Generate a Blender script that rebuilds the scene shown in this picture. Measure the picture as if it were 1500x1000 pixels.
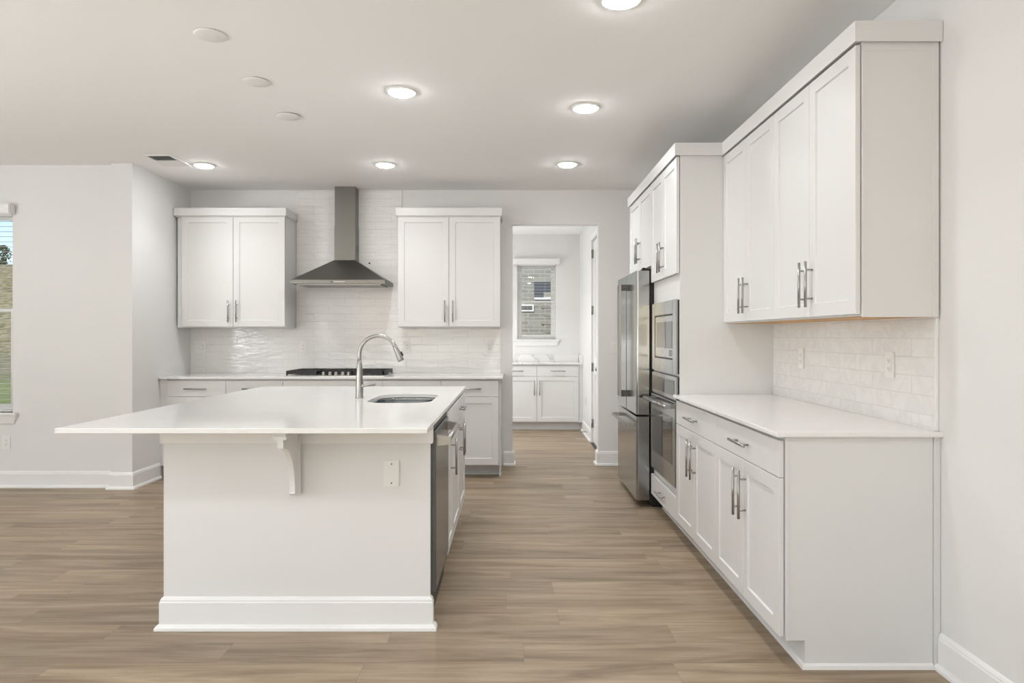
import bpy, bmesh, math, random
from mathutils import Vector, Matrix
random.seed(7)
S = bpy.context.scene
for o in list(bpy.data.objects): bpy.data.objects.remove(o)
COL = S.collection
PI = math.pi

# ------------------------------------------------------------------ camera
H = 1.295
cam = bpy.data.cameras.new('camera'); camo = bpy.data.objects.new('camera', cam); COL.objects.link(camo)
camo.location = (0, 0, H); camo.rotation_euler = (PI/2, 0, 0)
cam.lens = 24; cam.sensor_width = 36; cam.shift_y = -8.5/1500; cam.clip_start = 0.05; cam.clip_end = 400
S.camera = camo

# ------------------------------------------------------------------ view, world, lights
S.view_settings.view_transform = 'Standard'; S.view_settings.look = 'None'
S.view_settings.gamma = 1; S.view_settings.use_curve_mapping = False
S.view_settings.exposure = 0.16
CEIL = 2.75

W = bpy.data.worlds.new('world'); S.world = W; W.use_nodes = True
wn = W.node_tree; wn.nodes.clear()
wo = wn.nodes.new('ShaderNodeOutputWorld'); wb = wn.nodes.new('ShaderNodeBackground'); sky = wn.nodes.new('ShaderNodeTexSky')
sky.sky_type = 'NISHITA'; sky.sun_disc = False; sky.sun_elevation = math.radians(38); sky.sun_rotation = math.radians(200)
sky.air_density = 1.0; sky.dust_density = 1.2; sky.ozone_density = 2.0
wb.inputs['Strength'].default_value = 0.22
wn.links.new(sky.outputs[0], wb.inputs[0]); wn.links.new(wb.outputs[0], wo.inputs[0])

def lamp(name, kind, loc, rot, energy, color=(1, 1, 1), **kw):
    l = bpy.data.lights.new(name, kind); l.energy = energy; l.color = color
    for k, v in kw.items(): setattr(l, k, v)
    o = bpy.data.objects.new(name, l); COL.objects.link(o); o.location = loc; o.rotation_euler = rot
    return o
lamp('sun', 'SUN', (-10, -5, 20), (math.radians(50), 0, math.radians(-28)), 2.2, (1, .96, .9), angle=.02)
# unseen area lamps added behind and left of camera, tilted up to brighten ceiling
lamp('rear_ceiling_fill', 'AREA', (-1.8, -3.30, 1.0), (PI/2+1.42, 0, 0), 95, (.93, .968, 1.0), shape='RECTANGLE', size=4.6, size_y=2.2)
lamp('left_ceiling_fill', 'AREA', (-6.0, .4, 1.0), (PI/2+1.42, 0, -PI/2), 320, (.93, .968, 1.0), shape='RECTANGLE', size=3.6, size_y=2.1)
# fill lamp added out of view to brighten the pantry hall, no window there
lamp('pantry_fill', 'AREA', (-1.54, 8.4, 1.2), (PI/2+.6, 0, -PI/2), 44, (.95, .975, 1.0), shape='RECTANGLE', size=1.6, size_y=1.5)
LAMPS = [(-.659, 4.07), (.47, 4.35), (-1.078, 5.80), (-2.625, 5.82), (.468, 5.78), (.472, 2.95),
         (-2.6, 1.2), (-1.0, 1.2), (.47, 1.0), (-2.6, -1.4), (-.6, -1.4), (-4.4, 3.2), (-.35, 8.4)]

# ------------------------------------------------------------------ materials
def mat(name, col, rough=.5, metal=0, spec=.5, coat=0, bump=None, emit=None, strength=0, aniso=0, ior=None):
    m = bpy.data.materials.new(name); m.use_nodes = True
    b = m.node_tree.nodes['Principled BSDF']
    b.inputs['Base Color'].default_value = (*col, 1); b.inputs['Roughness'].default_value = rough
    b.inputs['Metallic'].default_value = metal; b.inputs['Specular IOR Level'].default_value = spec
    b.inputs['Coat Weight'].default_value = coat; b.inputs['Anisotropic'].default_value = aniso
    if ior: b.inputs['IOR'].default_value = ior
    if emit: b.inputs['Emission Color'].default_value = (*emit, 1); b.inputs['Emission Strength'].default_value = strength
    if bump:
        n = m.node_tree; t = n.nodes.new('ShaderNodeTexNoise'); t.inputs['Scale'].default_value = bump[0]; t.inputs['Detail'].default_value = 3
        g = n.nodes.new('ShaderNodeNewGeometry'); k = n.nodes.new('ShaderNodeBump'); k.inputs['Strength'].default_value = bump[1]; k.inputs['Distance'].default_value = bump[2]
        n.links.new(g.outputs['Position'], t.inputs['Vector']); n.links.new(t.outputs[0], k.inputs['Height']); n.links.new(k.outputs[0], b.inputs['Normal'])
    return m
WALL = mat('wall_paint', (.79, .782, .765), .62, spec=.3, bump=(160, .08, .001))
CEILM = mat('ceiling_paint', (.94, .93, .91), .8, spec=.2, bump=(120, .1, .001))
CAB = mat('cabinet_paint', (.745, .740, .725), .38, spec=.45)
TRIM = mat('trim_paint', (.86, .852, .835), .38, spec=.45)
STEEL = mat('stainless_steel', (.375, .382, .385), .17, 1.0)
DSTEEL = mat('dark_stainless', (.27, .272, .27), .25, 1.0)
HOODM = mat('hood_steel', (.215, .21, .195), .38, 1.0)
NICKEL = mat('brushed_nickel', (.40, .39, .37), .30, 1.0)
BLACK = mat('black_plastic', (.012, .012, .012), .4)
IRON = mat('cast_iron', (.02, .02, .019), .55)
GLASSB = mat('black_glass', (.02, .02, .02), .05, spec=.8)
PLATE = mat('cover_plate_plastic', (.84, .83, .80), .35)
SLOT = mat('slot_dark', (.10, .10, .09), .6)
PLY = mat('maple_plywood', (.60, .34, .125), .5)
LENS = mat('lamp_lens', (.9, .9, .88), .5, emit=(.98, .985, 1.0), strength=80)
GREYVENT = mat('vent_dark', (.45, .44, .42), .7)
VINYL = mat('window_vinyl', (.92, .92, .90), .35)
SLATM = mat('blind_slat', (.70, .70, .68), .5)

def nodes(name):
    m = bpy.data.materials.new(name); m.use_nodes = True
    return m, m.node_tree, m.node_tree.nodes['Principled BSDF']
def N(t, kind, **kw):
    n = t.nodes.new(kind)
    for k, v in kw.items():
        if k in n.inputs: n.inputs[k].default_value = v
        else: setattr(n, k, v)
    return n
def ramp(t, stops):
    r = t.nodes.new('ShaderNodeValToRGB'); e = r.color_ramp.elements
    while len(e) < len(stops): e.new(.5)
    for i, (p, c) in enumerate(stops): e[i].position = p; e[i].color = (*c, 1)
    return r

def floor_mat():
    m, t, b = nodes('vinyl_plank_floor'); L = t.links.new
    g = N(t, 'ShaderNodeNewGeometry')
    br = N(t, 'ShaderNodeTexBrick', Scale=1.0); br.offset = 0; br.squash = 1
    br.inputs['Brick Width'].default_value = 1.22; br.inputs['Row Height'].default_value = .18
    br.inputs['Mortar Size'].default_value = .0009; br.inputs['Mortar Smooth'].default_value = .3; br.inputs['Bias'].default_value = 0
    br.inputs['Color1'].default_value = (0, 0, 0, 1); br.inputs['Color2'].default_value = (1, 1, 1, 1); br.inputs['Mortar'].default_value = (.5, .5, .5, 1)
    sep = N(t, 'ShaderNodeSeparateXYZ'); L(g.outputs['Position'], sep.inputs[0])
    dv = N(t, 'ShaderNodeMath', operation='DIVIDE'); L(sep.outputs[1], dv.inputs[0]); dv.inputs[1].default_value = .18
    fl = N(t, 'ShaderNodeMath', operation='FLOOR'); L(dv.outputs[0], fl.inputs[0])
    wnz = N(t, 'ShaderNodeTexWhiteNoise', noise_dimensions='1D'); L(fl.outputs[0], wnz.inputs['W'])
    ma = N(t, 'ShaderNodeMath', operation='MULTIPLY_ADD'); L(wnz.outputs['Value'], ma.inputs[0]); ma.inputs[1].default_value = 1.22; L(sep.outputs[0], ma.inputs[2])
    cb = N(t, 'ShaderNodeCombineXYZ'); L(ma.outputs[0], cb.inputs[0]); L(sep.outputs[1], cb.inputs[1])
    L(cb.outputs[0], br.inputs['Vector'])
    # per plank offset of the grain
    mul = N(t, 'ShaderNodeMath', operation='MULTIPLY'); L(br.outputs['Color'], mul.inputs[0]); mul.inputs[1].default_value = 37
    cmb = N(t, 'ShaderNodeCombineXYZ'); L(sep.outputs[0], cmb.inputs[0]); L(sep.outputs[1], cmb.inputs[1]); L(mul.outputs[0], cmb.inputs[2])
    mp = N(t, 'ShaderNodeMapping'); mp.inputs['Scale'].default_value = (.85, 9.5, 1); L(cmb.outputs[0], mp.inputs[0])
    n1 = N(t, 'ShaderNodeTexNoise', Scale=1.3, Detail=5.0, Roughness=.6, Distortion=.9); L(mp.outputs[0], n1.inputs['Vector'])
    mp2 = N(t, 'ShaderNodeMapping'); mp2.inputs['Scale'].default_value = (3, 90, 1); L(cmb.outputs[0], mp2.inputs[0])
    n2 = N(t, 'ShaderNodeTexNoise', Scale=1.0, Detail=3.0); L(mp2.outputs[0], n2.inputs['Vector'])
    r = ramp(t, [(.24, (.175, .128, .083)), (.42, (.285, .214, .143)), (.56, (.375, .290, .202)), (.78, (.48, .380, .272))])
    L(n1.outputs[0], r.inputs[0])
    mx = N(t, 'ShaderNodeMix', data_type='RGBA', blend_type='MULTIPLY'); mx.inputs[0].default_value = .4
    r2 = ramp(t, [(.3, (.62, .60, .58)), (.7, (1.1, 1.1, 1.1))]); L(n2.outputs[0], r2.inputs[0])
    L(r.outputs[0], mx.inputs[6]); L(r2.outputs[0], mx.inputs[7])
    mx2 = N(t, 'ShaderNodeMix', data_type='RGBA', blend_type='MULTIPLY'); mx2.inputs[0].default_value = 1
    r3 = ramp(t, [(0, (.86, .86, .87)), (1, (1.05, 1.04, 1.02))]); L(br.outputs['Color'], r3.inputs[0])
    L(mx.outputs[2], mx2.inputs[6]); L(r3.outputs[0], mx2.inputs[7])
    mx3 = N(t, 'ShaderNodeMix', data_type='RGBA'); L(br.outputs['Fac'], mx3.inputs[0]); L(mx2.outputs[2], mx3.inputs[6]); mx3.inputs[7].default_value = (.20, .155, .11, 1)
    L(mx3.outputs[2], b.inputs['Base Color']); b.inputs['Roughness'].default_value = .42; b.inputs['Specular IOR Level'].default_value = .35
    bp = N(t, 'ShaderNodeBump', Strength=.25, Distance=.001); L(n2.outputs[0], bp.inputs['Height']); L(bp.outputs[0], b.inputs['Normal'])
    return m
FLOOR = floor_mat()

def tile_mat(name, axis, x0, z0, marble=0.0):
    m, t, b = nodes(name); L = t.links.new
    g = N(t, 'ShaderNodeNewGeometry'); sep = N(t, 'ShaderNodeSeparateXYZ'); L(g.outputs['Position'], sep.inputs[0])
    cmb = N(t, 'ShaderNodeCombineXYZ'); L(sep.outputs[axis], cmb.inputs[0]); L(sep.outputs[2], cmb.inputs[1])
    mp = N(t, 'ShaderNodeMapping'); mp.inputs['Location'].default_value = (-x0, -z0, 0); L(cmb.outputs[0], mp.inputs[0])
    br = N(t, 'ShaderNodeTexBrick', Scale=1.0); br.offset = .5
    br.inputs['Brick Width'].default_value = .308; br.inputs['Row Height'].default_value = .0765
    br.inputs['Mortar Size'].default_value = .0011; br.inputs['Mortar Smooth'].default_value = .1
    br.inputs['Color1'].default_value = (0, 0, 0, 1); br.inputs['Color2'].default_value = (1, 1, 1, 1); br.inputs['Mortar'].default_value = (.5, .5, .5, 1)
    L(mp.outputs[0], br.inputs['Vector'])
    mul = N(t, 'ShaderNodeMath', operation='MULTIPLY'); L(br.outputs['Color'], mul.inputs[0]); mul.inputs[1].default_value = 23
    sp2 = N(t, 'ShaderNodeSeparateXYZ'); L(mp.outputs[0], sp2.inputs[0])
    c2 = N(t, 'ShaderNodeCombineXYZ'); L(sp2.outputs[0], c2.inputs[0]); L(sp2.outputs[1], c2.inputs[1]); L(mul.outputs[0], c2.inputs[2])
    mpn = N(t, 'ShaderNodeMapping'); mpn.inputs['Scale'].default_value = (5, 21, 1); L(c2.outputs[0], mpn.inputs[0])
    n1 = N(t, 'ShaderNodeTexNoise', Scale=1.0, Detail=2.0, Distortion=.6); L(mpn.outputs[0], n1.inputs['Vector'])
    nv = N(t, 'ShaderNodeTexNoise', Scale=5.0, Detail=6.0, Distortion=1.5); L(c2.outputs[0], nv.inputs['Vector'])
    rv = ramp(t, [(.42, (.85, .84, .82)), (.5, (.85 - .05*marble, .84 - .05*marble, .82 - .05*marble)), (.58, (.85, .84, .82))]); L(nv.outputs[0], rv.inputs[0])
    mx3 = N(t, 'ShaderNodeMix', data_type='RGBA'); L(br.outputs['Fac'], mx3.inputs[0]); L(rv.outputs[0], mx3.inputs[6]); mx3.inputs[7].default_value = (.70, .69, .66, 1)
    L(mx3.outputs[2], b.inputs['Base Color']); b.inputs['Roughness'].default_value = .07; b.inputs['Specular IOR Level'].default_value = .55
    bp = N(t, 'ShaderNodeBump', Strength=1.0, Distance=.0045); L(n1.outputs[0], bp.inputs['Height'])
    inv = N(t, 'ShaderNodeMath', operation='SUBTRACT'); inv.inputs[0].default_value = 1; L(br.outputs['Fac'], inv.inputs[1])
    b2 = N(t, 'ShaderNodeBump', Strength=.35, Distance=.0008); L(inv.outputs[0], b2.inputs['Height']); L(bp.outputs[0], b2.inputs['Normal'])
    L(b2.outputs[0], b.inputs['Normal'])
    return m
TILEB = tile_mat('glazed_subway_tile', 0, -3.21, .922 - .02, 0.3)
TILER = tile_mat('glazed_marble_subway_tile', 1, 2.68, .922 - .02, 1.0)

def quartz(name, vein):
    m, t, b = nodes(name); L = t.links.new
    g = N(t, 'ShaderNodeNewGeometry')
    n = N(t, 'ShaderNodeTexNoise', Scale=1.6, Detail=7.0, Distortion=1.2); L(g.outputs['Position'], n.inputs['Vector'])
    r = ramp(t, [(.47, (.85, .84, .82)), (.5, (.85 - vein, .84 - vein, .82 - vein)), (.53, (.85, .84, .82))]); L(n.outputs[0], r.inputs[0])
    L(r.outputs[0], b.inputs['Base Color']); b.inputs['Roughness'].default_value = .075; b.inputs['Specular IOR Level'].default_value = .6
    return m
QUARTZ = quartz('white_quartz', .014); MARBLE = quartz('grey_veined_quartz', .22)

def glass_mat():
    m = bpy.data.materials.new('window_glass'); m.use_nodes = True; t = m.node_tree; t.nodes.clear()
    o = t.nodes.new('ShaderNodeOutputMaterial'); tr = t.nodes.new('ShaderNodeBsdfTransparent'); gl = t.nodes.new('ShaderNodeBsdfGlossy'); gl.inputs['Roughness'].default_value = .02
    mx = t.nodes.new('ShaderNodeMixShader'); f = t.nodes.new('ShaderNodeFresnel'); f.inputs[0].default_value = 1.35
    t.links.new(f.outputs[0], mx.inputs[0]); t.links.new(tr.outputs[0], mx.inputs[1]); t.links.new(gl.outputs[0], mx.inputs[2]); t.links.new(mx.outputs[0], o.inputs[0])
    return m
GLASS = glass_mat()

def noisy(name, c1, c2, scale, rough=.9, c3=None):
    m, t, b = nodes(name); g = N(t, 'ShaderNodeNewGeometry'); n = N(t, 'ShaderNodeTexNoise', Scale=scale, Detail=6.0)
    st = [(.35, c1), (.62, c2)] + ([(.75, c3)] if c3 else []); r = ramp(t, st)
    t.links.new(g.outputs['Position'], n.inputs['Vector']); t.links.new(n.outputs[0], r.inputs[0]); t.links.new(r.outputs[0], b.inputs['Base Color']); b.inputs['Roughness'].default_value = rough
    return m
GRASS = noisy('lawn_grass', (.12, .20, .045), (.24, .30, .09), .8)
SCRUB = noisy('dry_scrub', (.20, .17, .11), (.36, .31, .22), .45, c3=(.20, .24, .10))
FOLI = noisy('tree_foliage', (.03, .06, .018), (.09, .13, .04), 3)
BARK = noisy('tree_bark', (.10, .075, .05), (.17, .13, .09), 6)
ROOFM = noisy('roof_shingle', (.05, .05, .05), (.09, .09, .09), 9)
def brick_mat():
    m, t, b = nodes('house_brick'); L = t.links.new
    g = N(t, 'ShaderNodeNewGeometry'); sep = N(t, 'ShaderNodeSeparateXYZ'); L(g.outputs['Position'], sep.inputs[0])
    c = N(t, 'ShaderNodeCombineXYZ'); L(sep.outputs[0], c.inputs[0]); L(sep.outputs[2], c.inputs[1])
    br = N(t, 'ShaderNodeTexBrick', Scale=1.0); br.inputs['Brick Width'].default_value = .21; br.inputs['Row Height'].default_value = .075; br.inputs['Mortar Size'].default_value = .007
    br.inputs['Color1'].default_value = (.27, .265, .21, 1); br.inputs['Color2'].default_value = (.36, .35, .285, 1); br.inputs['Mortar'].default_value = (.46, .455, .40, 1)
    L(c.outputs[0], br.inputs['Vector']); L(br.outputs['Color'], b.inputs['Base Color']); b.inputs['Roughness'].default_value = .9
    return m
BRICK = brick_mat()

# ------------------------------------------------------------------ geometry helpers
class MB:
    def __init__(s): s.bm = bmesh.new()
    def box(s, x0, x1, y0, y1, z0, z1, bev=0, seg=2):
        b = bmesh.new(); bmesh.ops.create_cube(b, size=1)
        sx, sy, sz = abs(x1-x0), abs(y1-y0), abs(z1-z0)
        for v in b.verts: v.co = Vector(((x0+x1)/2 + v.co.x*sx, (y0+y1)/2 + v.co.y*sy, (z0+z1)/2 + v.co.z*sz))
        if bev: bmesh.ops.bevel(b, geom=b.edges[:], offset=min(bev, sx*.45, sy*.45, sz*.45), segments=seg, affect='EDGES', clamp_overlap=True)
        s.add(b); return s
    def add(s, b):
        me = bpy.data.meshes.new('t'); b.to_mesh(me); b.free(); s.bm.from_mesh(me); bpy.data.meshes.remove(me)
    def tube(s, pts, r, n=14, cap=True):
        pts = [Vector(p) for p in pts]; rs = r if isinstance(r, (list, tuple)) else [r]*len(pts)
        b = s.bm; rings = []; up = None
        for i, p in enumerate(pts):
            d = (pts[min(i+1, len(pts)-1)] - pts[max(i-1, 0)]).normalized()
            if up is None:
                up = Vector((0, 0, 1)) if abs(d.z) < .9 else Vector((0, 1, 0))
            a = d.cross(up).normalized(); up = a.cross(d).normalized()
            rings.append([b.verts.new(p + (a*math.cos(2*PI*k/n) + up*math.sin(2*PI*k/n))*rs[i]) for k in range(n)])
        for i in range(len(rings)-1):
            for k in range(n):
                f = b.faces.new((rings[i][k], rings[i][(k+1) % n], rings[i+1][(k+1) % n], rings[i+1][k])); f.smooth = True
        if cap: b.faces.new(rings[0][::-1]); b.faces.new(rings[-1])
        return s
    def lathe(s, prof, c=(0, 0, 0), n=32, axis='z'):
        b = s.bm; rings = []
        for r, h in prof:
            ring = []
            for k in range(n):
                a = 2*PI*k/n; u, v = max(r, 1e-5)*math.cos(a), max(r, 1e-5)*math.sin(a)
                p = {'z': (u, v, h), 'x': (h, u, v), 'y': (u, h, v)}[axis]
                ring.append(b.verts.new(Vector(c) + Vector(p)))
            rings.append(ring)
        for i in range(len(rings)-1):
            for k in range(n):
                f = b.faces.new((rings[i][k], rings[i][(k+1) % n], rings[i+1][(k+1) % n], rings[i+1][k])); f.smooth = True
        b.faces.new(rings[0][::-1]); b.faces.new(rings[-1]); return s
    def prism(s, poly, a0, a1, axis):
        # poly in the two other axes (order x,y,z without axis), extruded from a0 to a1
        b = s.bm
        def P(u, v, w): return {'x': (w, u, v), 'y': (u, w, v), 'z': (u, v, w)}[axis]
        A = [b.verts.new(P(u, v, a0)) for u, v in poly]; B = [b.verts.new(P(u, v, a1)) for u, v in poly]; n = len(poly)
        b.faces.new(A); b.faces.new(B[::-1])
        for i in range(n): b.faces.new((A[i], B[i], B[(i+1) % n], A[(i+1) % n]))
        return s
    def loft(s, loops, cap0=True, cap1=True, smooth=False):
        b = s.bm; R = [[b.verts.new(p) for p in l] for l in loops]; n = len(R[0])
        for i in range(len(R)-1):
            for k in range(n):
                f = b.faces.new((R[i][k], R[i][(k+1) % n], R[i+1][(k+1) % n], R[i+1][k])); f.smooth = smooth
        if cap0: b.faces.new(R[0][::-1])
        if cap1: b.faces.new(R[-1])
        return s
    def sweep(s, path, prof):
        # path: 2D points, profile (out, z); outward = right-hand side of travel
        pts = [Vector(p) for p in path]; b = s.bm; rings = []
        for i, p in enumerate(pts):
            ns = []
            if i > 0: d = (p-pts[i-1]).normalized(); ns.append(Vector((d.y, -d.x)))
            if i < len(pts)-1: d = (pts[i+1]-p).normalized(); ns.append(Vector((d.y, -d.x)))
            m = ns[0] if len(ns) == 1 else (ns[0]+ns[1]) / (1 + ns[0].dot(ns[1]))
            rings.append([b.verts.new((p.x+m.x*o, p.y+m.y*o, z)) for o, z in prof])
        n = len(prof)
        for i in range(len(rings)-1):
            for k in range(n): b.faces.new((rings[i][k], rings[i][(k+1) % n], rings[i+1][(k+1) % n], rings[i+1][k]))
        b.faces.new(rings[0]); b.faces.new(rings[-1][::-1]); return s
    def build(s, name, m, parent=None, world=True):
        bmesh.ops.recalc_face_normals(s.bm, faces=s.bm.faces[:])
        if parent is not None and world:
            s.bm.transform(Matrix.Translation(-world_loc(parent)))
        me = bpy.data.meshes.new(name); s.bm.to_mesh(me); s.bm.free(); me.materials.append(m)
        o = bpy.data.objects.new(name, me); COL.objects.link(o)
        if parent is not None: o.parent = parent
        return o
def world_loc(o):
    l = Vector(o.location)
    while o.parent: o = o.parent; l += Vector(o.location)
    return l
def tag(o, label=None, cat=None, group=None, kind=None):
    for k, v in (('label', label), ('category', cat), ('group', group), ('kind', kind)):
        if v: o[k] = v
    return o
def thing(name, label, cat, loc=(0, 0, 0), rz=0, group=None):
    o = bpy.data.objects.new(name, None); o.empty_display_size = .1; COL.objects.link(o); o.location = loc; o.rotation_euler = (0, 0, rz)
    return tag(o, label, cat, group)
def struct(name, mb, m, label=None): return tag(mb.build(name, m), label, None, None, 'structure')
def copy_tree(o, parent=None):
    c = o.copy(); COL.objects.link(c)
    if parent is not None: c.parent = parent
    for ch in list(o.children): copy_tree(ch, c)
    return c

# ------------------------------------------------------------------ room shell
XR = 1.668; YB = 6.826; YP = 9.80; XL = -6.2; YR = -3.5; XA = -3.21; YA = 5.77; YW = 5.83
struct('floor', MB().box(XL-.15, XR+.15, YR-.15, YP+.15, -.12, 0), FLOOR, 'light brown wood look plank floor running across the kitchen')
struct('ceiling', MB().box(XL-.15, XR+.15, YR-.15, YP+.15, CEIL, CEIL+.12), CEILM, 'flat warm white painted ceiling')
# back wall of the kitchen with the opening to the pantry hall
OX0, OX1, OZ = .007, .863, 2.41
b = MB().box(XA, OX0, YB, YB+.13, 0, CEIL).box(OX1, XR, YB, YB+.13, 0, CEIL).box(OX0, OX1, YB, YB+.13, OZ, CEIL)
struct('wall_back', b, WALL, 'white kitchen wall with a plain opening to the pantry hall')
struct('wall_right', MB().box(XR, XR+.15, YR-.15, YB+.13, 0, CEIL), WALL, 'long white wall on the right behind the cabinets')
# alcove side wall and left wall with the window
struct('wall_alcove', MB().box(XA-.18, XA, YA, YB+.13, 0, CEIL), WALL, 'short white return wall left of the back cabinets')
WX0, WX1, WZ0, WZ1 = -5.17, -4.265, .64, 2.36
b = MB().box(XL, WX0, YW, YW+.15, 0, CEIL).box(WX1, XA-.18, YW, YW+.15, 0, CEIL).box(WX0, WX1, YW, YW+.15, 0, WZ0).box(WX0, WX1, YW, YW+.15, WZ1, CEIL)
struct('wall_left', b, WALL, 'white wall with the tall window at the left edge')
# living side: left and rear walls with big openings for daylight
b = MB().box(XL-.15, XL, YR-.15, -1.4, 0, CEIL).box(XL-.15, XL, 2.2, YW+.15, 0, CEIL).box(XL-.15, XL, -1.4, 2.2, 0, .45).box(XL-.15, XL, -1.4, 2.2, 2.55, CEIL)
struct('wall_side', b, WALL)
b = MB().box(XL, -4.1, YR-.15, YR, 0, CEIL).box(.5, XR, YR-.15, YR, 0, CEIL).box(-4.1, .5, YR-.15, YR, 0, .4).box(-4.1, .5, YR-.15, YR, 2.6, CEIL)
struct('wall_rear', b, WALL)
# pantry hall
PXL, PXR = -1.6, .97
DY0, DY1, DZ = 7.42, 8.24, 2.44
b = MB().box(PXR, PXR+.13, YB+.13, DY0, 0, CEIL).box(PXR, PXR+.13, DY1, YP, 0, CEIL).box(PXR, PXR+.13, DY0, DY1, DZ, CEIL)
struct('wall_pantry_right', b, WALL, 'white side wall of the pantry hall with the panel door')
struct('wall_pantry_left', MB().box(PXL-.13, PXL, YB+.13, YP, 0, CEIL), WALL)
QX0, QX1, QZ0, QZ1 = .075, .625, 1.245, 2.345
b = MB().box(PXL-.13, QX0, YP, YP+.15, 0, CEIL).box(QX1, PXR+.13, YP, YP+.15, 0, CEIL).box(QX0, QX1, YP, YP+.15, 0, QZ0).box(QX0, QX1, YP, YP+.15, QZ1, CEIL)
struct('wall_pantry_back', b, WALL, 'white far wall of the pantry hall around its small window')
struct('wall_closet', MB().box(PXR+.13, XR, YP-1.4, YP-1.3, 0, CEIL).box(XR, XR+.12, YB+.13, YP, 0, CEIL), WALL)

BASE = [(0, 0), (.030, 0), (.029, .012), (.022, .021), (.014, .024), (.014, .118), (.011, .124), (.011, .129), (.006, .138), (0, .142)]
def basebd(name, path, label=None): struct(name, MB().sweep(path, BASE), TRIM, label)
basebd('baseboard_left', [(XL, YW), (XA-.18, YW), (XA-.18, YA), (XA, YA), (XA, 6.21)], 'tall white baseboard along the left wall')
basebd('baseboard_right', [(XR, 2.652), (XR, YR)], 'tall white baseboard below the right wall')
basebd('baseboard_back', [(-.085, YB), (OX0, YB), (OX0, YB+.13), (PXL, YB+.13)], 'white baseboard left of the hall opening')
basebd('baseboard_opening', [(PXR-.001, YB+.13), (OX1, YB+.13), (OX1, YB), (XR, YB)], 'white baseboard right of the hall opening')
basebd('baseboard_pantry', [(PXR, 9.33), (PXR, DY1+.075)], 'white baseboard on the pantry side wall')
basebd('baseboard_side', [(XL, YR), (XL, YW)]); basebd('baseboard_rear', [(XR, YR), (XL, YR)])

# windows ------------------------------------------------------------
def window(name, x0, x1, z0, z1, y, label, rail_z):
    w = thing(name, label, None, ((x0+x1)/2, y, z0)); w['kind'] = 'structure'
    f = .035; yo = y+.062
    MB().box(x0, x0+f, yo, yo+.06, z0, z1, .003).box(x1-f, x1, yo, yo+.06, z0, z1, .003).box(x0+f, x1-f, yo, yo+.06, z0, z0+f, .003).box(x0+f, x1-f, yo, yo+.06, z1-f, z1, .003).build('window_frame', VINYL, w)
    for (a, c, dy) in ((z0+f, rail_z, 0), (rail_z-.03, z1-f, .028)):
        q = .028
        s = MB().box(x0+f, x0+f+q, yo+dy+.003, yo+dy+.026, a, c, .002).box(x1-f-q, x1-f, yo+dy+.003, yo+dy+.026, a, c, .002).box(x0+f+q, x1-f-q, yo+dy+.003, yo+dy+.026, a, a+q, .002).box(x0+f+q, x1-f-q, yo+dy+.003, yo+dy+.026, c-q, c, .002).build('sash', VINYL, w)
        MB().box(x0+f+q, x1-f-q, yo+dy+.012, yo+dy+.016, a+q, c-q).build('pane', GLASS, s)
    e = .055
    MB().box(x0-e, x1+e, y-.045, y-.0005, z0-.022, z0, .004).box(x0, x1, y, y+.062, z0-.022, z0).build('window_sill', TRIM, w)
    MB().loft([[(x0-e+.01, y-.0005, z0-.022), (x1+e-.01, y-.0005, z0-.022), (x1+e-.01, y-.032, z0-.022), (x0-e+.01, y-.032, z0-.022)],
               [(x0-e+.035, y-.0005, z0-.095), (x1+e-.035, y-.0005, z0-.095), (x1+e-.035, y-.014, z0-.095), (x0-e+.035, y-.014, z0-.095)]]).build('apron', TRIM, w)
    return w
def blind(x0, x1, z0, z1, y, label, vx0, vx1):
    t = thing('window_blind', label, 'blind', ((x0+x1)/2, y, z1))
    MB().box(vx0, vx1, y-.075, y-.060, z1-.035, z1+.05, .006).box(vx0, vx0+.012, y-.060, y-.0008, z1-.035, z1+.05, .004).box(vx1-.012, vx1, y-.060, y-.0008, z1-.035, z1+.05, .004).build('valance', TRIM, t)
    MB().box(x0+.008, x1-.008, y+.004, y+.056, z1-.045, z1-.003).build('headrail', TRIM, t)
    m = MB(); z = z1-.085
    while z > z0+.05: m.box(x0+.01, x1-.01, y+.018, y+.043, z-.0008, z+.0008); z -= .0435
    m.build('slats', SLATM, t)
    MB().box(x0+.01, x1-.01, y+.008, y+.052, z0+.004, z0+.022, .004).build('bottom_rail', SLATM, t)
    c = MB()
    for x in (x0+.15, x1-.15): c.tube([(x, y+.030, z0+.02), (x, y+.030, z1-.04)], .0011, 6)
    c.build('ladder_cord', SLATM, t)
window('window_1', WX0, WX1, WZ0, WZ1, YW, 'tall double hung window at the left edge looking onto grass', 1.53)
blind(WX0, WX1, WZ0, WZ1, YW, 'white slatted blind with open slats in the tall left window', WX0-.03, WX1+.025)
window('window_2', QX0, QX1, QZ0, QZ1, YP, 'small double hung window above the pantry counter', 1.80)
blind(QX0, QX1, QZ0, QZ1, YP, 'white slatted blind with rounded valance in the small pantry window', QX0-.06, QX1+.06)
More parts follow.
